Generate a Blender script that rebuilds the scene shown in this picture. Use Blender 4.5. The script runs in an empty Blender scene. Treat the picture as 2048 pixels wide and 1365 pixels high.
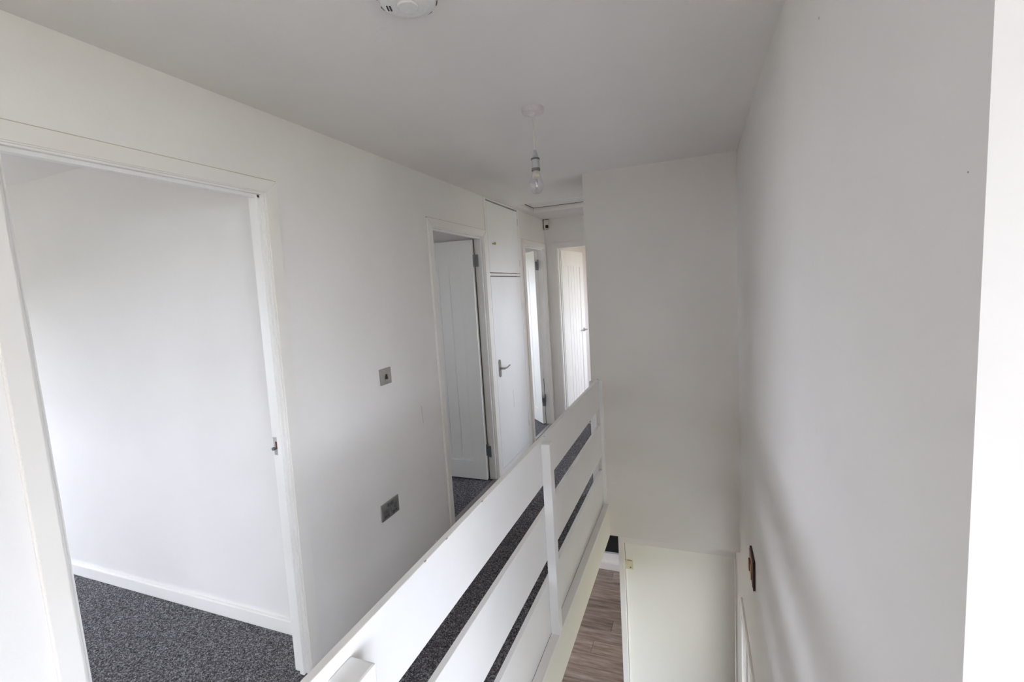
import bpy, bmesh, math, random
from mathutils import Vector, Matrix
S = bpy.context.scene
C = S.collection
R = math.radians
random.seed(4)

# ------------------------------------------------------------------ camera
cam_d = bpy.data.cameras.new('camera')
cam = bpy.data.objects.new('camera', cam_d); C.objects.link(cam)
cam_d.sensor_width = 36.0
cam_d.lens = 936.07 / 2048 * 36.0
cam_d.clip_start = 0.02
yw, pt, rl = R(21.5818), R(-6.242), R(-3.5331)
fw = Vector((-math.sin(yw) * math.cos(pt), math.cos(yw) * math.cos(pt), math.sin(pt)))
rt = Vector((math.cos(yw), math.sin(yw), 0)); up = rt.cross(fw)
rt2 = math.cos(rl) * rt + math.sin(rl) * up
up2 = -math.sin(rl) * rt + math.cos(rl) * up
m = Matrix((rt2, up2, -fw)).transposed().to_4x4()
m.translation = Vector((1.5442, 0, 1.5552))
cam.matrix_world = m
S.camera = cam

# ------------------------------------------------------------------ light and exposure
S.view_settings.view_transform = 'Standard'
S.view_settings.look = 'None'
S.view_settings.gamma = 1.0
S.view_settings.use_curve_mapping = False
S.view_settings.exposure = 2.70
S.render.film_transparent = False
cy = S.cycles
cy.max_bounces = 14; cy.diffuse_bounces = 10; cy.glossy_bounces = 4; cy.transparent_max_bounces = 12
cy.caustics_reflective = False; cy.caustics_refractive = False
cy.use_denoising = True
SKY = (0.875, 0.94, 1.07)
SKY_STRENGTH = 4.2
w = bpy.data.worlds.new('overcast_sky'); S.world = w; w.use_nodes = True
nt = w.node_tree; bg = nt.nodes['Background']
tc = nt.nodes.new('ShaderNodeTexCoord'); sp = nt.nodes.new('ShaderNodeSeparateXYZ')
cr = nt.nodes.new('ShaderNodeValToRGB')           # an overcast sky: a little brighter towards the zenith
nt.links.new(tc.outputs['Generated'], sp.inputs[0]); nt.links.new(sp.outputs['Z'], cr.inputs[0])
cr.color_ramp.elements[0].position = 0.0; cr.color_ramp.elements[0].color = (SKY[0] * .8, SKY[1] * .8, SKY[2] * .8, 1)
cr.color_ramp.elements[1].position = 0.9; cr.color_ramp.elements[1].color = (*SKY, 1)
nt.links.new(cr.outputs[0], bg.inputs['Color']); bg.inputs['Strength'].default_value = SKY_STRENGTH

def portal(loc, rot, sx, sy):
    d = bpy.data.lights.new('sky_portal', 'AREA'); d.shape = 'RECTANGLE'; d.size = sx; d.size_y = sy
    d.cycles.is_portal = True
    o = bpy.data.objects.new('sky_portal', d); C.objects.link(o)
    o.location = loc; o.rotation_euler = rot

# ------------------------------------------------------------------ materials
def nodes(name):
    m = bpy.data.materials.new(name); m.use_nodes = True
    return m, m.node_tree, m.node_tree.nodes['Principled BSDF']

def coords(nt, scale):
    t = nt.nodes.new('ShaderNodeNewGeometry'); mp = nt.nodes.new('ShaderNodeMapping')
    mp.inputs['Scale'].default_value = scale
    nt.links.new(t.outputs['Position'], mp.inputs['Vector'])
    return mp.outputs['Vector']

def noise(nt, vec, scale, detail=3, rough=.5):
    n = nt.nodes.new('ShaderNodeTexNoise'); n.inputs['Scale'].default_value = scale
    n.inputs['Detail'].default_value = detail; n.inputs['Roughness'].default_value = rough
    nt.links.new(vec, n.inputs['Vector']); return n.outputs['Fac']

def ramp(nt, fac, stops):
    r = nt.nodes.new('ShaderNodeValToRGB'); e = r.color_ramp.elements
    while len(e) < len(stops): e.new(.5)
    for k, (p, c) in enumerate(stops): e[k].position = p; e[k].color = (*c, 1)
    nt.links.new(fac, r.inputs[0]); return r.outputs[0]

def bump(nt, b, h, strength, dist):
    n = nt.nodes.new('ShaderNodeBump'); n.inputs['Strength'].default_value = strength; n.inputs['Distance'].default_value = dist
    nt.links.new(h, n.inputs['Height']); nt.links.new(n.outputs['Normal'], b.inputs['Normal'])

def paint(name, c, c2=None, rough=.6, patch=1.6, bs=.12, bscale=70, spec=.3):
    m, nt, b = nodes(name); v = coords(nt, (1, 1, 1))
    c2 = c2 or tuple(x * .965 for x in c)
    f = noise(nt, v, patch, 4, .55)
    nt.links.new(ramp(nt, f, [(.38, c2), (.62, c)]), b.inputs['Base Color'])
    b.inputs['Roughness'].default_value = rough; b.inputs['Specular IOR Level'].default_value = spec
    bump(nt, b, noise(nt, v, bscale, 3), bs, .004)
    return m

def flat(name, c, rough=.5, metal=0, spec=.5, em=None):
    m, nt, b = nodes(name); v = coords(nt, (1, 1, 1))
    nt.links.new(ramp(nt, noise(nt, v, 90, 2), [(.3, tuple(x * .93 for x in c)), (.7, c)]), b.inputs['Base Color'])
    b.inputs['Roughness'].default_value = rough; b.inputs['Metallic'].default_value = metal
    b.inputs['Specular IOR Level'].default_value = spec
    return m

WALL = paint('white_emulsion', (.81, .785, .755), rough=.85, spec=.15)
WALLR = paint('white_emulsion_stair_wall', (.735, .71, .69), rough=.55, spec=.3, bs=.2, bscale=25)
BULK = paint('white_emulsion_bulkhead', (.80, .765, .725), rough=.85, spec=.15)
CEIL = paint('ceiling_emulsion', (.81, .775, .745), rough=.9, spec=.1)
ROOMW = paint('bedroom_emulsion', (.775, .755, .74), rough=.85, spec=.15)
WARMW = paint('warm_tint_emulsion', (.84, .72, .62), rough=.85, spec=.15)  # invented wall colour, warms the light from the unseen fourth room
GLOSS = paint('white_gloss_wood', (.83, .82, .80), (.81, .79, .76), rough=.38, patch=3, bs=.08, bscale=40, spec=.4)
OLDG = paint('aged_cream_gloss_wood', (.81, .79, .76), (.79, .755, .70), rough=.4, patch=1.3, bs=.08, bscale=40, spec=.4)
RAILM = paint('white_gloss_railing', (.86, .86, .86), (.84, .83, .82), rough=.42, patch=2.5, bs=.1, bscale=30, spec=.4)
DOORM = paint('white_primed_door', (.83, .82, .79), (.82, .81, .775), rough=.45, patch=2, bs=.1, bscale=60)
CUPM = paint('white_cupboard_paint', (.82, .82, .815), (.80, .80, .79), rough=.42, patch=3, bs=.06, bscale=50)
CREAMD = paint('cream_stair_door_paint', (.88, .87, .79), (.87, .855, .77), rough=.33, patch=1.2, bs=.05, bscale=30)
CREAMH = flat('overpainted_cream_hinge', (.70, .66, .47), .45)
STEEL = flat('satin_steel', (.50, .49, .47), .38, .85)
HINGE = flat('zinc_hinge', (.30, .32, .32), .35, .9)
NICKEL = flat('brushed_nickel', (.42, .41, .40), .35, .9)
DARK = flat('dark_insert', (.035, .035, .035), .5)
GREYI = flat('grey_insert', (.14, .14, .14), .5)
BRONZE = flat('dark_bronze', (.045, .03, .024), .35, .3)
COPPER = flat('copper_plate', (.30, .13, .08), .35, .7)
BRASS = flat('brass_rocker', (.55, .43, .22), .35, .6)
PLAST = flat('white_plastic', (.78, .76, .75), .4)
PLASTG = flat('grey_plastic', (.50, .52, .53), .4)
CORD = flat('aged_white_flex', (.72, .68, .56), .5)
GAP = flat('shadow_gap', (.05, .045, .04), .9)
RUST = flat('rust_stain', (.20, .05, .04), .8)

def carpet():
    m, nt, b = nodes('charcoal_twist_carpet')
    v = coords(nt, (1, 1, 1))
    vo = nt.nodes.new('ShaderNodeTexVoronoi'); vo.inputs['Scale'].default_value = 230; nt.links.new(v, vo.inputs['Vector'])
    sx = nt.nodes.new('ShaderNodeSeparateColor'); nt.links.new(vo.outputs['Color'], sx.inputs[0])
    n2 = noise(nt, v, 60, 3, .7)
    mx = nt.nodes.new('ShaderNodeMix'); mx.data_type = 'FLOAT'; mx.inputs['Factor'].default_value = .5
    nt.links.new(sx.outputs[0], mx.inputs['A']); nt.links.new(n2, mx.inputs['B'])
    nt.links.new(ramp(nt, mx.outputs['Result'], [(.22, (.026, .025, .028)), (.45, (.095, .092, .098)), (.62, (.18, .175, .188)), (.8, (.40, .39, .415))]), b.inputs['Base Color'])
    b.inputs['Roughness'].default_value = 1.0; b.inputs['Specular IOR Level'].default_value = .05
    bump(nt, b, mx.outputs['Result'], 1.0, .012)
    return m
CARPET = carpet()
CAULK = flat('aged_caulk', (.56, .49, .40), .8)
MARK = flat('pencil_mark', (.34, .33, .32), .9)

def laminate():
    m, nt, b = nodes('grey_brown_laminate')
    v = coords(nt, (3.0, 28, 1))
    oi = nt.nodes.new('ShaderNodeObjectInfo')
    ad = nt.nodes.new('ShaderNodeVectorMath'); ad.operation = 'ADD'
    cb = nt.nodes.new('ShaderNodeCombineXYZ')
    mm = nt.nodes.new('ShaderNodeMath'); mm.operation = 'MULTIPLY'; mm.inputs[1].default_value = 40
    nt.links.new(oi.outputs['Random'], mm.inputs[0]); nt.links.new(mm.outputs[0], cb.inputs['Z'])
    nt.links.new(v, ad.inputs[0]); nt.links.new(cb.outputs[0], ad.inputs[1])
    f = noise(nt, ad.outputs[0], 1.0, 6, .65)
    col = ramp(nt, f, [(.3, (.17, .12, .095)), (.5, (.32, .25, .205)), (.62, (.41, .34, .30)), (.75, (.58, .49, .43))])
    hs = nt.nodes.new('ShaderNodeHueSaturation'); 
    mr = nt.nodes.new('ShaderNodeMapRange'); mr.inputs['To Min'].default_value = .8; mr.inputs['To Max'].default_value = 1.2
    nt.links.new(oi.outputs['Random'], mr.inputs[0]); nt.links.new(mr.outputs[0], hs.inputs['Value'])
    nt.links.new(col, hs.inputs['Color']); nt.links.new(hs.outputs[0], b.inputs['Base Color'])
    b.inputs['Roughness'].default_value = .42
    bump(nt, b, f, .15, .002)
    return m
LAMI = laminate()

def glass(name, tint=(1, 1, 1), gl=.06):
    m = bpy.data.materials.new(name); m.use_nodes = True; nt = m.node_tree
    for n in list(nt.nodes): nt.nodes.remove(n)
    o = nt.nodes.new('ShaderNodeOutputMaterial'); mx = nt.nodes.new('ShaderNodeMixShader')
    t = nt.nodes.new('ShaderNodeBsdfTransparent'); t.inputs[0].default_value = (*tint, 1)
    g = nt.nodes.new('ShaderNodeBsdfGlossy'); g.inputs['Roughness'].default_value = .03
    mx.inputs[0].default_value = gl
    nt.links.new(t.outputs[0], mx.inputs[1]); nt.links.new(g.outputs[0], mx.inputs[2]); nt.links.new(mx.outputs[0], o.inputs[0])
    return m
GLASS = glass('window_glass')
BULBG = glass('bulb_glass', (.93, .93, .95), .16)
NIGHT = flat('dark_door_glass', (.012, .014, .015), .12)
GRASS = paint('outdoor_ground', (.235, .22, .15), (.17, .16, .11), rough=1, patch=.8)

# ------------------------------------------------------------------ mesh helpers
def wloc(o):
    v = Vector((0, 0, 0))
    while o is not None: v += o.location; o = o.parent
    return v

def link(name, bm, mat, parent=None, origin=None, local=False, smooth=False):
    """one mesh object; geometry is given in world coordinates unless local"""
    me = bpy.data.meshes.new(name)
    base = wloc(parent) if parent is not None else Vector((0, 0, 0))
    if not local:
        org = Vector(origin) if origin is not None else base
        bmesh.ops.translate(bm, verts=bm.verts, vec=-org)
    bm.normal_update(); bm.to_mesh(me); bm.free()
    mats = mat if isinstance(mat, (list, tuple)) else [mat]
    for x in mats: me.materials.append(x)
    if smooth:
        for p in me.polygons: p.use_smooth = True
    o = bpy.data.objects.new(name, me); C.objects.link(o)
    if parent is not None: o.parent = parent
    if not local and origin is not None: o.location = Vector(origin) - base
    return o

def bx(bm, lo, hi, bev=0, mi=0):
    r = bmesh.ops.create_cube(bm, size=1)
    vs = r['verts']
    for v in vs: v.co = Vector([lo[i] + (v.co[i] + .5) * (hi[i] - lo[i]) for i in range(3)])
    fs = set(f for v in vs for f in v.link_faces)
    for f in fs: f.material_index = mi
    if bev:
        es = list(set(e for v in vs for e in v.link_edges))
        bmesh.ops.bevel(bm, geom=es, offset=bev, segments=2, affect='EDGES', profile=.6)
    return bm

def box(name, lo, hi, mat, parent=None, bev=0, origin=None, local=False):
    return link(name, bx(bmesh.new(), lo, hi, bev), mat, parent, origin, local)

def prism(bm, quad, axis, a, b, bev=0):
    """extrude a 2-D polygon (coordinates in the other two axes) from a to b along axis"""
    def P(q, t):
        q = list(q); q.insert(axis, t); return q
    v0 = [bm.verts.new(P(q, a)) for q in quad]; v1 = [bm.verts.new(P(q, b)) for q in quad]
    n = len(quad); fs = [bm.faces.new(v0), bm.faces.new(v1[::-1])]
    for i in range(n): fs.append(bm.faces.new((v0[i], v1[i], v1[(i + 1) % n], v0[(i + 1) % n])))
    bmesh.ops.recalc_face_normals(bm, faces=fs)
    if bev:
        es = list(set(e for f in fs for e in f.edges))
        bmesh.ops.bevel(bm, geom=es, offset=bev, segments=2, affect='EDGES')
    return bm

def lathe(bm, prof, seg=32, c=(0, 0, 0), axis='Z'):
    rings = []
    for r, h in prof:
        ring = []
        for k in range(seg):
            a = 2 * math.pi * k / seg
            p = (r * math.cos(a), r * math.sin(a), h)
            if axis == 'X': p = (h, r * math.cos(a), r * math.sin(a))
            if axis == 'Y': p = (r * math.cos(a), h, r * math.sin(a))
            ring.append(bm.verts.new((p[0] + c[0], p[1] + c[1], p[2] + c[2])))
        rings.append(ring)
    for a, b in zip(rings, rings[1:]):
        for k in range(seg): bm.faces.new((a[k], a[(k + 1) % seg], b[(k + 1) % seg], b[k]))
    bm.faces.new(rings[0][::-1]); bm.faces.new(rings[-1])
    bmesh.ops.recalc_face_normals(bm, faces=bm.faces)
    return bm

def empty(name, loc):
    o = bpy.data.objects.new(name, None); o.empty_display_size = .1; C.objects.link(o); o.location = loc; return o

def st(o, label=None, cat=None):
    o['kind'] = 'structure'
    if label: o['label'] = label
    if cat: o['category'] = cat
    return o

def tag(o, label, cat, group=None):
    o['label'] = label; o['category'] = cat
    if group: o['group'] = group
    return o

def boxes(name, lst, mat, parent=None, bev=0):
    bm = bmesh.new()
    for lo, hi in lst: bx(bm, lo, hi, bev)
    return link(name, bm, mat, parent)

# ------------------------------------------------------------------ dimensions (metres)
H = 2.30; ZL = -2.45; ZC = -.2533          # ceiling, lower floor, underside of the landing
Y1L, Y1T, Y1B = .643, 1.383, 1.340          # first doorway (its far jamb leans a little)
Y2L, Y2R = 2.6388, 3.3988
YCL, YCR = 3.47, 4.22                       # built-in cupboard
Y3L, Y3R = 4.3704, 5.0016
YE = 5.077; YF = 3.2155; XB = .852; XR = 1.789; YW = .559
XF = .9416; H1 = 1.977; YB = 1.5087
X4L, X4R = .143, .88
XH = .97
TW = .065                                   # left wall thickness
LW = .022                                   # lining thickness

# ------------------------------------------------------------------ walls, floors, ceilings
bm = bmesh.new()
def wl(y0, y1, z0, z1): bx(bm, (-TW, y0, z0), (0, y1, z1))
wl(-3.1, Y1L - LW, 0, H); 
prism(bm, [(Y1B + LW, 0), (Y2L - LW, 0), (Y2L - LW, H1 + LW), (Y1T + LW, H1 + LW)], 0, -TW, 0)
wl(Y1L - LW, Y2L - LW, H1 + LW, H); wl(Y2L - LW, YCL, H1 + LW, H); wl(Y2R + LW, YCL, 0, H1 + LW)
wl(YCR, Y3L - LW, 0, H); wl(Y3L - LW, Y3R + LW, H1 + LW, H); wl(Y3R + LW, YE + .1, 0, H)
st(link('wall_left', bm, WALL))
st(boxes('wall_back', [((0, YE, 0), (X4L - LW, YE + .1, H)), ((X4L - LW, YE, H1 + LW), (X4R + LW, YE + .1, H)),
                       ((X4R + LW, YE, 0), (2.3, YE + .1, H))], WALL))
st(boxes('wall_stair_end', [((XB, YF, ZC), (XR + .02, YF + .11, H)), ((XH, YF + .11, 0), (XH + .1, 3.42, H)), ((XH, 3.42, 2.0), (XH + .1, 4.12, H)), ((XH, 4.12, 0), (XH + .1, YE, H))], BULK))
XA = 3.45                                    # window wall of the recess beside the camera
WY0, WY1, WZ0, WZ1 = -3.0, -.45, .30, 1.90
st(boxes('wall_window_bay', [((XA, -3.1, ZC), (XA + .25, WY0, H)), ((XA, WY1, ZC), (XA + .25, YW + .28, H)),
                             ((XA, WY0, ZC), (XA + .25, WY1, WZ0)), ((XA, WY0, WZ1), (XA + .25, WY1, H))], WALL))
# right-hand wall: landing window bay, blank wall, front doorway downstairs
FD0, FD1, FDZ = 2.02, 2.99, -.525
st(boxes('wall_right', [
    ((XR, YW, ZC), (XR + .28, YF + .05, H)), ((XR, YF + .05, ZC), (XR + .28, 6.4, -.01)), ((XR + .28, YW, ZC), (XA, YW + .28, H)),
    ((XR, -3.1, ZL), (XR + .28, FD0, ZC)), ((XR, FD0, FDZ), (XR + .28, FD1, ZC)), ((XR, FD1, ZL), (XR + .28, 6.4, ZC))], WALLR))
st(box('wall_front', (-.1, -3.2, ZL), (XA + .25, -3.1, H), WALL))
# landing floor (carpet), with the stair opening; steps go down from the near end
YS = .60
st(boxes('floor', [((-.1, -3.1, ZC), (.90, YF, 0)), ((.90, -3.1, ZC), (XR, YS, 0)), ((XR, -3.1, ZC), (XA, YW, 0)),
                   ((-.1, YF, ZC), (XB, YF + .10, 0)), ((-.1, YF + .10, ZC), (XH, YE, 0)), ((.90, YS, ZC), (.925, YF, -.03))], CARPET))
ns = 13; rise = -ZL / ns; going = .21
st(boxes('floor_stairs', [((.97, YS + k * going, ZL), (XR, YS + (k + 1) * going, -(k + 1) * rise)) for k in range(ns - 1)], CARPET))
st(box('trim_stair_string', (.93, YS, ZL), (.968, YS + .02, ZC), GLOSS))
# ceiling with the recess of the loft hatch
hx0, hx1, hy0, hy1, hz = .06, .72, 4.02, 4.535, 2.346
st(boxes('ceiling', [((-.1, -3.2, H), (XA + .25, YW + .28, H + .1)), ((-.1, YW + .28, H), (XR + .28, hy0, H + .1)), ((-.1, hy0, H), (hx0, hy1, H + .1)),
                     ((hx1, hy0, H), (2.2, hy1, H + .1)), ((-.1, hy1, H), (2.2, YE + .1, H + .1))], CEIL))
# underside of the upper floor
st(box('ceiling_lower', (-3.3, -3.1, ZC - .012), (.90, YF + .11, ZC), CEIL))
st(box('ceiling_lower_hall', (-3.3, YF + .11, ZC - .012), (XR, 6.4, ZC), CEIL))

# rooms off the landing
st(box('wall_bedroom', (-4.0, YB, 0), (-TW, YB + .09, H), ROOMW))
st(box('floor_bedroom', (-4.0, -1.6, ZC), (-.1, YB + .09, 0), CARPET))
st(box('ceiling_bedroom', (-4.0, -1.6, H), (-.1, YB + .09, H + .1), ROOMW))
st(box('wall_bedroom_front', (-4.0, -1.7, ZC), (-TW, -1.6, H), ROOMW))
st(boxes('wall_bedroom_window', [((-4.1, -1.6, 0), (-4.0, -1.4, H)), ((-4.1, 1.35, 0), (-4.0, YB + .09, H)),
                                 ((-4.1, -1.4, 0), (-4.0, 1.35, .55)), ((-4.1, -1.4, 1.62), (-4.0, 1.35, H))], ROOMW))
st(box('baseboard_bedroom', (-4.0, YB - .016, 0), (-TW, YB, .069), GLOSS, bev=.004))
# second room (dim bathroom)
st(box('wall_bathroom_end', (-2.4, Y2R + .06, 0), (-TW, Y2R + .12, H), ROOMW))
st(boxes('wall_bathroom_window', [((-2.5, YB + .09, 0), (-2.4, 2.1, H)), ((-2.5, 2.75, 0), (-2.4, Y2R + .12, H)),
                                  ((-2.5, 2.1, 0), (-2.4, 2.75, 1.3)), ((-2.5, 2.1, 1.85), (-2.4, 2.75, H))], ROOMW))
st(box('floor_bathroom', (-2.4, YB + .09, ZC), (-.1, Y2R + .12, 0), CARPET))
st(box('ceiling_bathroom', (-2.4, YB + .09, H), (-.1, Y2R + .12, H + .1), CEIL))
# cupboard void
st(boxes('wall_cupboard', [((-.62, Y2R + .12, 0), (-.56, YCR + .06, H)), ((-.56, YCR, 0), (-TW, YCR + .05, H))], ROOMW))
# third room
st(boxes('wall_third_room', [((-3.0, YCR + .06, 0), (-.62, YCR + .12, H)), ((-2.3, YCR + .06, 0), (-2.2, 4.45, H)),
                             ((-2.3, 6.0, 0), (-2.2, 7.6, H)), ((-2.3, 4.45, 0), (-2.2, 6.0, 1.0)), ((-2.3, 4.45, 1.75), (-2.2, 6.0, H)),
                             ((-3.1, 7.6, 0), (0, 7.7, H)), ((-.1, YE + .1, 0), (0, 7.7, H))], ROOMW))
st(box('floor_third_room', (-3.1, YCR + .05, ZC), (-.1, 7.7, 0), CARPET))
st(box('ceiling_third_room', (-3.1, YCR + .05, H), (0, 7.7, H + .1), ROOMW))
# unseen room above the lower hall, added with its doorway to light the cupboard
st(box('floor_added_room', (XH, YF + .11, ZC), (2.1, YE, 0), CARPET))
st(boxes('wall_added_room', [((2.1, YF, 0), (2.2, 3.65, H)), ((2.1, 4.35, 0), (2.2, YE, H)), ((2.1, 3.65, 0), (2.2, 4.35, 1.05)), ((2.1, 3.65, 1.85), (2.2, 4.35, H)),
                           ((XR, YF, 0), (2.1, YF + .11, H))], ROOMW))
# fourth room
st(boxes('wall_fourth_room', [((2.2, YE, 0), (2.3, 5.6, H)), ((2.2, 6.6, 0), (2.3, 7.7, H)), ((2.2, 5.6, 0), (2.3, 6.6, .8)),
                              ((2.2, 5.6, 1.9), (2.3, 6.6, H)), ((0, 7.7, 0), (2.3, 7.8, H))], WARMW))
st(box('floor_fourth_room', (0, YE, ZC), (2.3, 7.8, 0), CARPET))
st(box('ceiling_fourth_room', (0, YE + .1, H), (2.3, 7.8, H + .1), WARMW))

# downstairs hall
st(box('floor_lower', (-3.3, -3.1, ZL - .1), (XR, 6.4, ZL - .012), GAP))
fl = bpy.data.objects['floor_lower']
y = 3.30; row = 0
mesh_cache = {}
while y < 6.24:
    x = -.9 - (row * .47) % 1.1
    while x < XR - .02:
        x1 = min(x + 1.2, XR - .01); key = round(x1 - x, 3)
        if key not in mesh_cache:
            b_ = bx(bmesh.new(), (0, 0, -.012), (x1 - x - .003, .187, 0), .0012)
            me = bpy.data.meshes.new('plank'); b_.to_mesh(me); b_.free(); me.materials.append(LAMI); mesh_cache[key] = me
        if x1 > -.3:
            o = bpy.data.objects.new('plank', mesh_cache[key]); C.objects.link(o); o.parent = fl; o.location = (x, y, ZL)
        x += 1.2
    y += .19; row += 1
st(boxes('floor_lower_near', [((-3.3, -3.1, ZL - .012), (.93, 3.298, ZL)), ((-3.3, 3.298, ZL - .012), (-1.3, 6.24, ZL))], LAMI))
st(boxes('wall_lower_left', [((-3.4, -3.1, ZL), (-3.3, 3.6, ZC)), ((-3.4, 5.6, ZL), (-3.3, 6.4, ZC)), ((-3.4, 3.6, ZL), (-3.3, 5.6, -1.9)), ((-3.4, 3.6, -.5), (-3.3, 5.6, ZC))], ROOMW))
st(box('wall_lower_front', (-3.4, -3.2, ZL), (-.1, -3.1, ZC), ROOMW))
# glazed door at the end of the hall below
st(boxes('wall_lower_end', [((-3.3, 6.24, ZL), (-.4, 6.4, ZC)), ((1.2, 6.24, ZL), (XR, 6.4, ZC)), ((-.4, 6.24, -.4), (1.2, 6.4, ZC))], ROOMW))
g = st(empty('door_5', (.4, 6.3, ZL)), 'white framed door with dark glass at the end of the lower hall', 'door')
box('frame_rail', (-.4, 6.225, ZL + .10), (1.2, 6.30, ZL + .235), GLOSS, g, bev=.006)
box('glazing_bead', (-.4, 6.215, ZL + .235), (1.2, 6.24, ZL + .25), PLASTG, g, bev=.004)
box('threshold', (-.4, 6.19, ZL), (1.2, 6.29, ZL + .10), CEIL, g, bev=.004)
box('stile', (-.4, 6.225, ZL + .235), (-.3, 6.30, -.4), GLOSS, g, bev=.006)
box('stile', (1.1, 6.225, ZL + .235), (1.2, 6.30, -.4), GLOSS, g, bev=.006)
box('pane', (-.3, 6.25, ZL + .235), (1.1, 6.27, -.4), NIGHT, g)

# fascia and ledge of the stair opening
st(box('trim_1', (.9065, YS, -.03), (XF + .004, YF, -.0155), GLOSS, bev=.002), 'white painted ledge under the railing', 'trim')
st(box('trim_2', (.925, YS, ZC), (XF, YF, -.03), paint('yellowish_white_fascia', (.82, .80, .73), (.80, .78, .69), rough=.45, patch=2), bev=.002),
   'white painted fascia board along the stair opening', 'trim')

# loft hatch
g = tag(empty('loft_hatch', ((hx0 + hx1) / 2, (hy0 + hy1) / 2, H)), 'white loft hatch recessed in the ceiling beyond the pendant bulb', 'hatch')
box('hatch_panel', (hx0 + .012, hy0 + .01, hz), (hx1 - .012, hy1 - .014, hz + .018), CEIL, g, bev=.002)
bm = bmesh.new()
for lo, hi in [((hx0 - .004, hy1 - .006, H - .001), (hx1, hy1 + .004, hz)), ((hx0 - .004, hy0, H - .001), (hx0 + .006, hy1, hz)),
               ((hx1 - .006, hy0, H - .001), (hx1 + .004, hy1, hz)), ((hx0, hy0 - .004, H - .001), (hx1, hy0 + .006, hz))]: bx(bm, lo, hi)
link('hatch_lining', bm, OLDG, g)
boxes('hatch_gap_shade', [((hx0, hy1 - .016, hz - .002), (hx1, hy1 - .004, hz + .03)), ((hx0 + .004, hy0, hz - .002), (hx0 + .014, hy1, hz + .03))], GAP, g)  # dark strips painted as the shadow line round the panel

# ------------------------------------------------------------------ doorways
def hinge(parent, loc, name='hinge', rot=0, mat=HINGE, h=.095):
    """butt hinge, knuckle and two flaps, local coordinates"""
    bm = bmesh.new()
    for k in range(5): lathe(bm, [(.0065, -h / 2 + k * h / 5 + .001), (.0065, -h / 2 + (k + 1) * h / 5 - .001)], 12)
    bx(bm, (0, -.0015, -h / 2), (.032, .0015, h / 2)); bx(bm, (-.0015, 0, -h / 2), (.0015, .032, h / 2))
    for z in (-.3, 0, .3):
        lathe(bm, [(.004, -.003), (.002, -.0035)], 8, (.018, 0, z * h), 'Y')
    o = link(name, bm, mat, parent, local=True)
    o.location = loc; o.rotation_euler = (0, 0, rot); return o

def cottage_leaf(parent, loc, rot, w, h=1.965, t=.036, hinges=True, flip=1):
    """white boarded door: x from the hinge edge to the lock edge, y thickness, panels recessed both sides"""
    z0 = .008; st_, tr, br = .115, .175, .155
    bm = bmesh.new()
    bx(bm, (0, 0, z0), (st_, t, h), .002); bx(bm, (w - st_, 0, z0), (w, t, h), .002)
    bx(bm, (st_, 0, h - tr), (w - st_, t, h), .002); bx(bm, (st_, 0, z0), (w - st_, t, z0 + br), .002)
    leaf = link('leaf', bm, DOORM, parent, local=True)
    leaf.location = loc; leaf.rotation_euler = (0, 0, rot)
    n = 5; bw = (w - 2 * st_ - .012) / n
    bm = bmesh.new()   # moulding round the panel, both faces
    for (y0, y1) in ((.003, .010), (t - .010, t - .003)):
        bx(bm, (st_ - .001, y0, z0 + br), (st_ + .008, y1, h - tr), .0015); bx(bm, (w - st_ - .008, y0, z0 + br), (w - st_ + .001, y1, h - tr), .0015)
        bx(bm, (st_, y0, z0 + br - .001), (w - st_, y1, z0 + br + .008), .0015); bx(bm, (st_, y0, h - tr - .008), (w - st_, y1, h - tr + .001), .0015)
    link('panel_moulding', bm, DOORM, leaf, local=True)
    me = None
    for k in range(n):
        if me is None:
            b_ = bx(bmesh.new(), (.0018, .007, z0 + br), (bw - .0018, t - .007, h - tr), 0)
            es = [e for e in b_.edges if abs(e.verts[0].co.z - e.verts[1].co.z) > .5]
            bmesh.ops.bevel(b_, geom=es, offset=.0042, segments=1, affect='EDGES')
            me = bpy.data.meshes.new('panel_board'); b_.to_mesh(me); b_.free(); me.materials.append(DOORM)
        o = bpy.data.objects.new('panel_board', me); C.objects.link(o); o.parent = leaf; o.location = (st_ + .006 + k * bw, 0, 0)
    bm = bx(bmesh.new(), (st_, t / 2 - .0045, z0 + br), (w - st_, t / 2 + .0045, h - tr)); link('panel_core', bm, DOORM, leaf, local=True)
    if hinges:
        for z in (.26, 1.80):
            hinge(leaf, (-.004, -.004 if flip > 0 else t + .004, z), rot=0)
    # lever handles on both faces
    for s in (-1, 1):
        y = 0 if s < 0 else t
        bm = bmesh.new(); lathe(bm, [(.025, 0), (.025, s * .006), (.020, s * .008)], 24, (w - .062, y, 1.0), 'Y')
        lathe(bm, [(.008, 0), (.008, s * .045)], 16, (w - .062, y, 1.0), 'Y')
        bx(bm, (w - .175, y + s * .036 if s > 0 else y - .050, .993), (w - .054, y + .050 if s > 0 else y - .036, 1.007), .004)
        link('lever_handle', bm, NICKEL, leaf, local=True)
    return leaf

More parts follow.
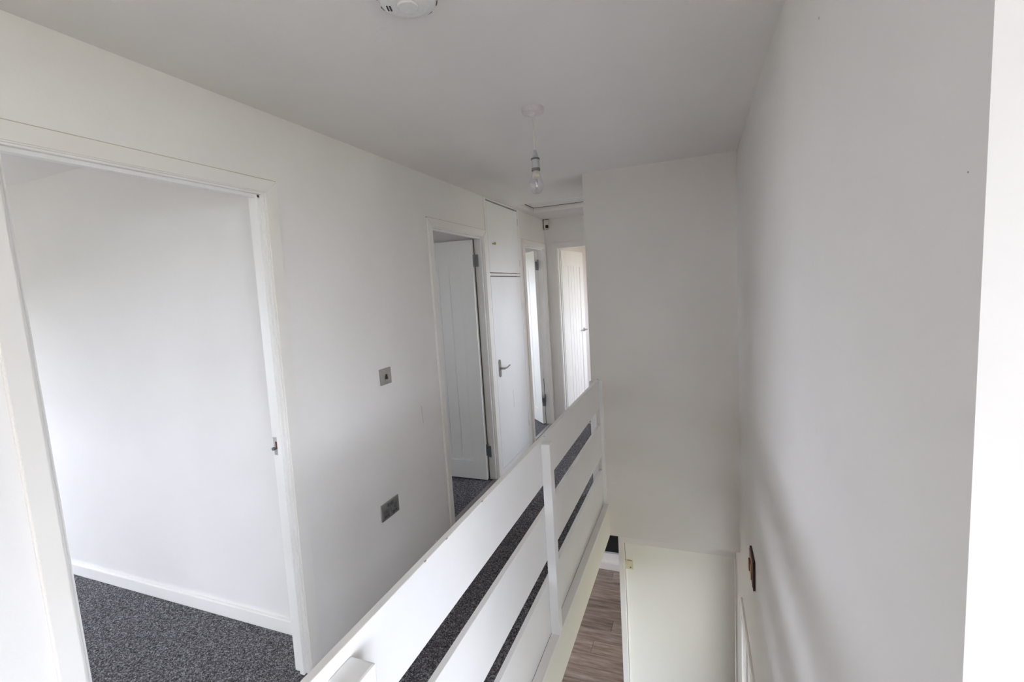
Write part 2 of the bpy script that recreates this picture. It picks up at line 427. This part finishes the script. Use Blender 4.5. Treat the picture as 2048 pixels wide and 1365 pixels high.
def frame_left(n, y0, y1t, y1b, label, aw0, aw1, awt, stop_side=-1, proud=.014, mat=OLDG):
    """architrave, lining and stops of a doorway in the left wall"""
    g = st(empty('door_%d' % n, (-.05, (y0 + y1b) / 2, 0)), label, 'door')
    zt = H1; r = .006
    # lining: two jambs and a head
    link('lining', prism(bmesh.new(), [(y1b, 0), (y1b + LW, 0), (y1t + LW, zt), (y1t, zt)], 0, -TW - .006, .004, .0015), GLOSS, g)
    box('lining', (-TW - .006, y0 - LW, 0), (.004, y0, zt), GLOSS, g, bev=.0015)
    box('head_lining', (-TW - .006, y0 - LW, zt), (.004, y1t + LW, zt + LW), GLOSS, g, bev=.0015)
    # architraves on the landing side
    def arch(quad): 
        link('architrave', prism(bmesh.new(), quad, 0, .0, proud, .004), mat, g)
    if aw0: arch([(y0 - r - aw0, 0), (y0 - r, 0), (y0 - r, zt + r), (y0 - r - aw0, zt + r + awt)])
    if aw1: arch([(y1b + r, 0), (y1b + r + aw1, 0), (y1t + r + aw1, zt + r + awt), (y1t + r, zt + r)])
    arch([(y0 - r - (aw0 or .0), zt + r + awt), (y0 - r, zt + r), (y1t + r, zt + r), (y1t + r + (aw1 or 0), zt + r + awt)])
    # aged caulk line round the architrave
    c = .0035; e = (aw1 or 0)
    link('caulk_line', prism(bmesh.new(), [(y0 - r - (aw0 or 0), zt + r + awt), (y1t + r + e, zt + r + awt), (y1t + r + e + c, zt + r + awt + c), (y0 - r - (aw0 or 0), zt + r + awt + c)], 0, 0, .006), CAULK, g)
    # stops
    link('stop', prism(bmesh.new(), [(y1b - .012, 0), (y1b, 0), (y1t, zt), (y1t - .012, zt)], 0, -.034, -.010, .0015), GLOSS, g)
    box('stop', (-.034, y0, 0), (-.010, y0 + .012, zt), GLOSS, g, bev=.0015)
    box('head_stop', (-.034, y0, zt - .012), (-.010, y1t, zt), GLOSS, g, bev=.0015)
    return g

g1 = frame_left(1, Y1L, Y1T, Y1B, 'wide doorway with cream-white frame in the left wall opening on the grey carpeted bedroom', .055, .062, .052)
# strike plate on the far jamb
yj = Y1B + (Y1T - Y1B) * .5
k_ = box('strike_plate', (-.064, yj - .0025, .945), (-.038, yj + .001, 1.02), STEEL, g1, bev=.001)
box('latch_hole', (-.053, yj - .0032, .972), (-.040, yj - .002, 1.002), flat('dark_red_mortice', (.12, .02, .02), .8), k_)
bm = lathe(bmesh.new(), [(.007, 0), (.007, -.006)], 12, (-.062, yj - .004, .972), 'Y'); link('door_buffer', bm, GREYI, k_)

g2 = frame_left(2, Y2L, Y2R, Y2R, 'doorway in the left wall with a grey-white boarded door standing open, dark carpet inside', .055, .055, .052)
l2 = cottage_leaf(g2, (-.076 + .05, Y2R - .008 - (Y2L + Y2R) / 2, 0), R(179.2), .735)
l2.location.y += .002
g3 = frame_left(3, Y3L, Y3R, Y3R, 'narrow doorway past the cupboard with a bright white boarded door open inward', .055, .05, .05)
l3 = cottage_leaf(g3, (-.075 + .05, Y3R - .004 - (Y3L + Y3R) / 2, 0), R(132), .61)
for z in (.30, 1.82):
    hinge(g3, (-.066 + .05, Y3R - .004 - (Y3L + Y3R) / 2, z), rot=R(180))
for z in (.24, 1.80):
    hinge(g2, (-.074 + .05, Y2R - .006 - (Y2L + Y2R) / 2, z), rot=R(0))
box('hinge_gap_shade', (-.079, Y2R - .010, .01), (-.0715, Y2R - .001, H1 - .012), flat('painted_gap_shade', (.13, .11, .075), .8), g2)  # solid dark strip, coloured as the shade beside the hinge edge
for (a, b) in ((Y2L, Y2R), (Y3L, Y3R)):
    gg = g2 if a == Y2L else g3
    box('threshold_strip', (-.035, a, 0), (.0, b, .009), NICKEL, gg, bev=.003)

# doorway 4, in the end wall
g4 = st(empty('door_4', ((X4L + X4R) / 2, YE + .05, 0)), 'doorway in the end wall with a white boarded door lit warm at its top, partly hidden by the stair end wall', 'door')
for (a, b) in ((X4L - LW, X4L), (X4R, X4R + LW)): box('lining', (a, YE - .004, 0), (b, YE + .108, H1), GLOSS, g4, bev=.0015)
box('head_lining', (X4L - LW, YE - .004, H1), (X4R + LW, YE + .108, H1 + LW), GLOSS, g4, bev=.0015)
r = .006; aw = .055
bm = prism(bmesh.new(), [(X4L - r - aw, 0), (X4L - r, 0), (X4L - r, H1 + r), (X4L - r - aw, H1 + r + .05)], 1, YE - .014, YE, .004); link('architrave', bm, OLDG, g4)
bm = prism(bmesh.new(), [(X4R + r, 0), (X4R + r + aw, 0), (X4R + r + aw, H1 + r + .05), (X4R + r, H1 + r)], 1, YE - .014, YE, .004); link('architrave', bm, OLDG, g4)
bm = prism(bmesh.new(), [(X4L - r - aw, H1 + r + .05), (X4L - r, H1 + r), (X4R + r, H1 + r), (X4R + r + aw, H1 + r + .05)], 1, YE - .014, YE, .004); link('architrave', bm, OLDG, g4)
box('stop', (X4L, YE + .036, 0), (X4L + .012, YE + .062, H1), GLOSS, g4, bev=.0015)
box('stop', (X4R - .012, YE + .036, 0), (X4R, YE + .062, H1), GLOSS, g4, bev=.0015)
l4 = cottage_leaf(g4, (X4L + .004 - (X4L + X4R) / 2, .064, 0), R(83), .71, flip=-1)
box('threshold_strip', (X4L, YE, 0), (X4R, YE + .035, .009), NICKEL, g4, bev=.003)

# door at the foot of the stairs
D = 3.60
g6 = st(empty('door_6', (1.36, D, ZL)), 'plain cream-white door at the foot of the stairs, brightly lit across its middle', 'door')
box('frame_post', (.938, D - .03, ZL), (.982, D + .07, ZC - .012), OLDG, g6, bev=.003)
box('frame_head', (.982, D - .03, -.50), (XR, D + .07, ZC - .012), OLDG, g6, bev=.003)
lf = box('leaf', (.986, D, ZL + .008), (1.782, D + .036, -.504), CREAMD, g6, bev=.002)
bm = bmesh.new(); bx(bm, (.990, D - .0035, -.735), (1.045, D, -.655), .0012)
for k in range(3): lathe(bm, [(.0065, -.735 + k * .027), (.0065, -.735 + k * .027 + .025)], 12, (.984, D - .007, 0))
hg = link('hinge', bm, CREAMH, lf)
box('hinge_screw', (1.020, D - .0055, -.722), (1.029, D - .003, -.713), BRONZE, hg, bev=.001)
box('hinge_screw', (1.000, D - .0055, -.662), (1.036, D - .003, -.656), paint('rubbed_hinge_edge', (.28, .22, .12), rough=.6), hg)

# glazed front door downstairs
g8 = st(empty('door_7', (XR + .1, (FD0 + FD1) / 2, ZL)), 'glazed front door low in the right wall beside the stairs', 'door')
F0, F1, FT = FD0 + .04, FD1 - .04, FDZ - .04; GZ0, GZ1 = -2.05, FT - .10; q0, q1 = XR + .035, XR + .08
for lo, hi in [((XR + .02, FD0, ZL), (XR + .09, F0, FDZ)), ((XR + .02, F1, ZL), (XR + .09, FD1, FDZ)), ((XR + .02, F0, FT), (XR + .09, F1, FDZ))]:
    box('frame_member', lo, hi, GLOSS, g8, bev=.004)
for lo, hi in [((q0, F0, ZL + .01), (q1, F0 + .08, FT)), ((q0, F1 - .08, ZL + .01), (q1, F1, FT)), ((q0, F0 + .08, ZL + .01), (q1, F1 - .08, ZL + .22)),
               ((q0, F0 + .08, GZ0 - .12), (q1, F1 - .08, GZ0)), ((q0, F0 + .08, GZ1), (q1, F1 - .08, FT))]:
    box('leaf_rail', lo, hi, GLOSS, g8, bev=.004)
box('leaf_panel', (q0 + .012, F0 + .08, ZL + .22), (q1 - .012, F1 - .08, GZ0 - .12), GLOSS, g8)
box('pane', (q0 + .02, F0 + .08, GZ0), (q0 + .026, F1 - .08, GZ1), GLASS, g8)
for lo, hi in [((XR - .012, FD1, ZL), (XR, FD1 + .065, FDZ + .065)), ((XR - .012, FD0 - .065, FDZ), (XR, FD1, FDZ + .065)), ((XR - .012, FD0 - .065, ZL), (XR, FD0, FDZ))]:
    box('architrave', lo, hi, OLDG, g8, bev=.003)

# ------------------------------------------------------------------ windows
def window_x(n, x, y0, y1, z0, z1, inward, label, mull=1):
    g = st(empty('window_%d' % n, (x, (y0 + y1) / 2, z0)), label, 'window')
    f = .05
    for lo, hi in [((x - .03, y0, z0), (x + .03, y0 + f, z1)), ((x - .03, y1 - f, z0), (x + .03, y1, z1)),
                   ((x - .03, y0 + f, z0), (x + .03, y1 - f, z0 + f)), ((x - .03, y0 + f, z1 - f), (x + .03, y1 - f, z1))] + \
            [((x - .025, y0 + (y1 - y0) * (k + 1) / (mull + 1) - .025, z0 + f), (x + .025, y0 + (y1 - y0) * (k + 1) / (mull + 1) + .025, z1 - f)) for k in range(mull)]:
        box('window_frame', lo, hi, PLAST, g, bev=.004)
    box('pane', (x - .004, y0 + f, z0 + f), (x + .004, y1 - f, z1 - f), GLASS, g)
    portal((x - inward * .06, (y0 + y1) / 2, (z0 + z1) / 2), (0, R(-90) * inward, 0), z1 - z0, y1 - y0)
    return g
window_x(1, XA + .2, WY0, WY1, WZ0, WZ1, -1, 'white framed landing window in the recess right of the stair wall', 1)
box('trim_window_sill', (XA - .03, WY0 - .03, WZ0 - .02), (XA + .18, WY1 + .03, WZ0 + .003), GLOSS, bev=.004); st(bpy.data.objects['trim_window_sill'])
window_x(2, -4.07, -1.4, 1.35, .55, 1.62, 1, 'white framed bedroom window', 2)
window_x(3, -2.47, 2.1, 2.75, 1.3, 1.85, 1, 'small bathroom window', 0)
window_x(4, -2.27, 4.45, 6.0, 1.0, 1.75, 1, 'white framed window of the third room', 1)
window_x(5, 2.27, 5.6, 6.6, .8, 1.9, -1, 'white framed window of the fourth room', 1)
portal((XR + .12, (FD0 + FD1) / 2, (GZ0 + GZ1) / 2), (0, R(90), 0), GZ1 - GZ0, F1 - F0 - .16)

window_x(6, 2.17, 3.65, 4.35, 1.05, 1.85, -1, 'added white framed window of the unseen small room', 0)  # unseen window put in to light the cupboard through the doorway
window_x(7, -3.37, 3.6, 5.6, -1.9, -.5, 1, 'added white framed window of the lower room, out of view', 1)  # unseen window put in to brighten the laminate floor below
# outdoors
bm = bmesh.new()
for lo, hi in [((-40, -40, -2.8), (-4.2, 40, -2.62)), ((2.3, -40, -2.8), (40, 40, -2.62))]: bx(bm, lo, hi)
st(link('floor_garden', bm, GRASS))

# ------------------------------------------------------------------ built-in cupboard
g = tag(empty('cupboard', (0, (YCL + YCR) / 2, 0)), 'built-in white cupboard in the left wall with small upper door and tall lower door', 'cupboard')
boxes('frame', [((-.06, YCL - .004, 0), (.006, YCL + .03, H)), ((-.06, YCR - .012, 0), (.006, YCR + .03, H)),
                ((-.06, YCL + .03, 1.6785), (.004, YCR - .012, 1.70)), ((-.06, YCL + .03, H - .012), (.004, YCR - .012, H)),
                ((-.06, YCL + .03, 0), (.004, YCR - .012, .05))], GLOSS, g, bev=.0015)
boxes('shadow_gap', [((-.05, YCL + .03, .05), (-.03, YCR - .012, H - .012))], GAP, g)
ud = box('upper_door', (-.018, YCL + .034, 1.706), (.006, YCR - .015, 2.275), CUPM, g, bev=.002)
ld = box('lower_door', (-.018, YCL + .034, .055), (.006, YCR - .015, 1.672), CUPM, g, bev=.002)
bm = bmesh.new(); lathe(bm, [(.006, 0), (.005, .012), (.011, .018), (.012, .024), (.008, .030)], 20, (.006, 3.59, 1.94), 'X')
link('knob', bm, BRASS, ud, smooth=True)
# lever on a rounded back plate
bm = bmesh.new()
prof = [(3.569 + .021 * math.cos(a), .905 + (.053 if math.sin(a) > 0 else -.053) + .021 * math.sin(a)) for a in [2 * math.pi * k / 24 + .01 for k in range(24)]]
prism(bm, prof, 0, .006, .014, .0015)
hb = link('handle_plate', bm, NICKEL, ld)
bm = bmesh.new(); lathe(bm, [(.008, .012), (.008, .052)], 16, (0, 3.569, .905), 'X')
pts = [(3.569, .905, .052), (3.60, .903, .056), (3.65, .902, .058), (3.69, .908, .056)]
bx(bm, (.046, 3.565, .898), (.060, 3.63, .911), .005)
prism(bm, [(3.625, .898), (3.625, .911), (3.693, .921), (3.695, .911)], 0, .047, .060, .004)
link('handle_lever', bm, NICKEL, ld)
for dd, zs in ((ud, (1.80, 2.18)), (ld, (.25, 1.40))):
    for z in zs:
        bm = bmesh.new()
        for k in range(3): lathe(bm, [(.006, z - .03 + k * .02), (.006, z - .012 + k * .02)], 12, (.009, YCR - .0135, 0))
        link('hinge', bm, CUPM, dd)

# ------------------------------------------------------------------ stair railing
g = tag(empty('railing', (.9, 1.9, 0)), 'white wooden stair railing with three wide horizontal boards, running along the landing edge', 'railing')
XL_, XR_ = .8866, .9064
for (z0, z1) in ((.6907, .8955), (.3383, .5686), (-.0155, .2407)):
    box('rail_board', (XL_, YS - .05, z0), (XR_, YF, z1), RAILM, g, bev=.0022)
p1 = box('post', (XR_, 1.876, -.0155), (.9466, 1.926, .8780), RAILM, g, bev=.003)
p0 = box('post', (XR_, .590, -.0155), (.967, .655, .866), RAILM, g, bev=.005)
p2 = box('post', (.846, YF - .045, 0), (XL_, YF, .8850), RAILM, g, bev=.003)
p3 = box('post', (XR_, YF - .012, -.0155), (.930, YF, .885), RAILM, g, bev=.002)
# small brown marks where the boards meet the wall
box('rust_mark', (.893, YF - .006, .8948), (.906, YF - .002, .8962), RUST, g)
box('rust_mark', (.918, YF - .010, -.0156), (.932, YF - .004, -.0148), RUST, g)
# chips along the top edge
random.seed(9)
CHIP = paint('bare_chip', (.42, .38, .33), rough=.9)
for yy, xx in ((.93, XR_), (1.02, XL_), (1.04, XR_), (1.93, XR_), (1.27, XR_)):
    box('paint_chip', (xx - .002, yy, .8945), (xx + .0008, yy + .008, .8963), CHIP, g)

# marks on the walls
link('scuff_mark', prism(bmesh.new(), [(2.355, .897), (2.364, .783), (2.3655, .783), (2.3575, .897)], 0, 0, .0004), MARK, bpy.data.objects['wall_left'])

link('scuff_mark', prism(bmesh.new(), [(3.842, .66), (3.850, .50), (3.8515, .50), (3.8445, .66)], 0, .006, .0063), MARK, ld)
for yy, zz, rr in ((1.188, 2.066, .0024), (.59, 1.64, .0009)):
    link('wall_speck', lathe(bmesh.new(), [(rr, XR - .0006), (rr, XR)], 10, (0, yy, zz), 'X'), MARK, bpy.data.objects['wall_right'])
# ------------------------------------------------------------------ electrical fittings
g = tag(empty('light_switch', (0, 2.04, 1.14)), 'small square brushed steel switch plate on the left wall, black centre', 'switch')
box('face_plate', (0, 1.990, 1.096), (.006, 2.084, 1.182), STEEL, g, bev=.0018)
bm = prism(bmesh.new(), [(2.029, 1.124), (2.051, 1.124), (2.047, 1.136), (2.045, 1.150), (2.035, 1.150), (2.033, 1.136)], 0, .006, .0105, .001)
link('dolly', bm, DARK, g)
for yy in (2.001, 2.073): link('screw', lathe(bmesh.new(), [(.0028, .006), (.002, .0072)], 12, (0, yy, 1.139), 'X'), STEEL, g)

g = tag(empty('power_socket', (0, 1.97, .43)), 'double brushed steel power socket low on the left wall', 'socket')
box('face_plate', (0, 1.898, .388), (.0065, 2.049, .478), STEEL, g, bev=.0018)
for yc in (1.938, 2.009):
    s_ = box('socket_insert', (.0055, yc - .023, .397), (.0072, yc + .023, .442), GREYI, g, bev=.0008)
    for dy, dz, a, b in ((0, .031, .003, .006), (-.011, .010, .006, .003), (.011, .010, .006, .003)):
        box('pin_hole', (.0066, yc + dy - a, .397 + dz - b), (.0077, yc + dy + a, .397 + dz + b), DARK, s_)
for yc in (1.960, 1.987):
    box('rocker', (.0055, yc - .010, .449), (.0105, yc + .010, .468), GREYI, g, bev=.0015)

g = tag(empty('wall_plate', (XR, 2.42, .12)), 'dark bronze switch plate low on the right stair wall, seen edge-on', 'switch')
box('face_plate', (XR - .0105, 2.34, .052), (XR, 2.495, .198), BRONZE, g, bev=.0012)
box('front_skin', (XR - .0130, 2.352, .062), (XR - .0105, 2.487, .188), COPPER, g, bev=.0008)
box('rocker', (XR - .018, 2.375, .085), (XR - .013, 2.405, .150), BRASS, g, bev=.0015)
box('rocker', (XR - .021, 2.425, .10), (XR - .013, 2.455, .155), COPPER, g, bev=.0025)

g = tag(empty('motion_sensor', (.035, YE, 2.2)), 'small white box sensor with dark lens high in the end corner', 'sensor')
bm = prism(bmesh.new(), [(.004, YE - .001), (.066, YE - .001), (.060, YE - .040), (.012, YE - .044)], 2, 2.190, 2.294, .004)
link('housing', bm, flat('aged_sensor_plastic', (.74, .72, .63), .45), g)
bm = prism(bmesh.new(), [(.030, YE - .040), (.062, YE - .034), (.058, YE - .049), (.032, YE - .052)], 2, 2.204, 2.236, .003)
link('lens', bm, BRONZE, g)
box('back_edge', (0.0005, YE - .018, 2.192), (.0055, YE - .001, 2.297), BRONZE, g)
box('top_cap', (.002, YE - .038, 2.291), (.060, YE - .001, 2.298), GREYI, g, bev=.001)

# pendant light
PX, PY = .928, 1.952
g = tag(empty('pendant_light', (PX, PY, H)), 'bare bulb pendant on a short white cord with round ceiling rose', 'lamp')
bm = lathe(bmesh.new(), [(.0465, H), (.0465, H - .012), (.0445, H - .020), (.020, H - .024), (.013, H - .030), (.006, H - .036)], 40, (PX, PY, 0))
link('ceiling_rose', bm, flat('pinkish_white_plastic', (.70, .63, .63), .4), g, smooth=False)
link('cord', lathe(bmesh.new(), [(.0026, H - .03), (.0026, 2.125)], 10, (PX, PY, 0)), CORD, g)
h_ = link('lamp_holder', lathe(bmesh.new(), [(.006, 2.132), (.010, 2.118), (.0155, 2.098), (.0165, 2.094), (.0165, 2.060), (.0155, 2.052)], 28, (PX, PY, 0)), flat('holder_grey_plastic', (.46, .48, .49), .4), g, smooth=False)
link('holder_ring', lathe(bmesh.new(), [(.0185, 2.098), (.0185, 2.092)], 28, (PX, PY, 0)), GREYI, h_)
link('holder_ring', lathe(bmesh.new(), [(.0175, 2.058), (.0185, 2.050), (.0175, 2.047)], 28, (PX, PY, 0)), GREYI, h_)
b1 = link('bulb', lathe(bmesh.new(), [(.0125, 2.052), (.0145, 2.043), (.0185, 2.028), (.0225, 2.018), (.0282, 2.005), (.0300, 1.990), (.0282, 1.974), (.0215, 1.961), (.0120, 1.954), (.003, 1.952)], 32, (PX, PY, 0)), BULBG, g, smooth=True)
link('bulb_neck', lathe(bmesh.new(), [(.0120, 2.055), (.0128, 2.043), (.0165, 2.028), (.0175, 2.019), (.010, 2.016)], 28, (PX, PY, 0)), flat('cream_bulb_neck', (.80, .76, .62), .5), b1, smooth=False)
link('capsule', lathe(bmesh.new(), [(.0055, 2.017), (.006, 1.985), (.0035, 1.972)], 16, (PX, PY, 0)), BULBG, b1, smooth=True)

# smoke alarm
AX, AY = .90, 1.072
g = tag(empty('smoke_alarm', (AX, AY, H)), 'round white smoke alarm on the ceiling near the top edge', 'alarm')
link('base_plate', lathe(bmesh.new(), [(.078, H), (.078, H - .008)], 48, (AX, AY, 0)), PLAST, g)
bd = link('housing', lathe(bmesh.new(), [(.074, H - .008), (.073, H - .020), (.066, H - .031), (.050, H - .036), (.030, H - .038)], 48, (AX, AY, 0)), PLAST, g, smooth=False)
link('test_button', lathe(bmesh.new(), [(.026, H - .036), (.026, H - .040), (.023, H - .042)], 32, (AX, AY, 0)), PLAST, bd)
for k in range(2):
    bm = bx(bmesh.new(), (-.0018, -.010, -.0015), (.0018, .010, .0015))
    o = link('sounder_slot', bm, DARK, bd, local=True); o.location = (-.050 + k * .007, -.012 + k * .002, -.0365 + (.001 if k == 0 else 0)); o.rotation_euler = (0, 0, R(20))
for k in range(10):
    a = R(36 * k); bm = bx(bmesh.new(), (-.007, -.0012, -.003), (.007, .0012, .003))
    o = link('vent', bm, GREYI, bd, local=True); o.location = (.0715 * math.cos(a), .0715 * math.sin(a), -.0235); o.rotation_euler = (0, 0, a + R(90))
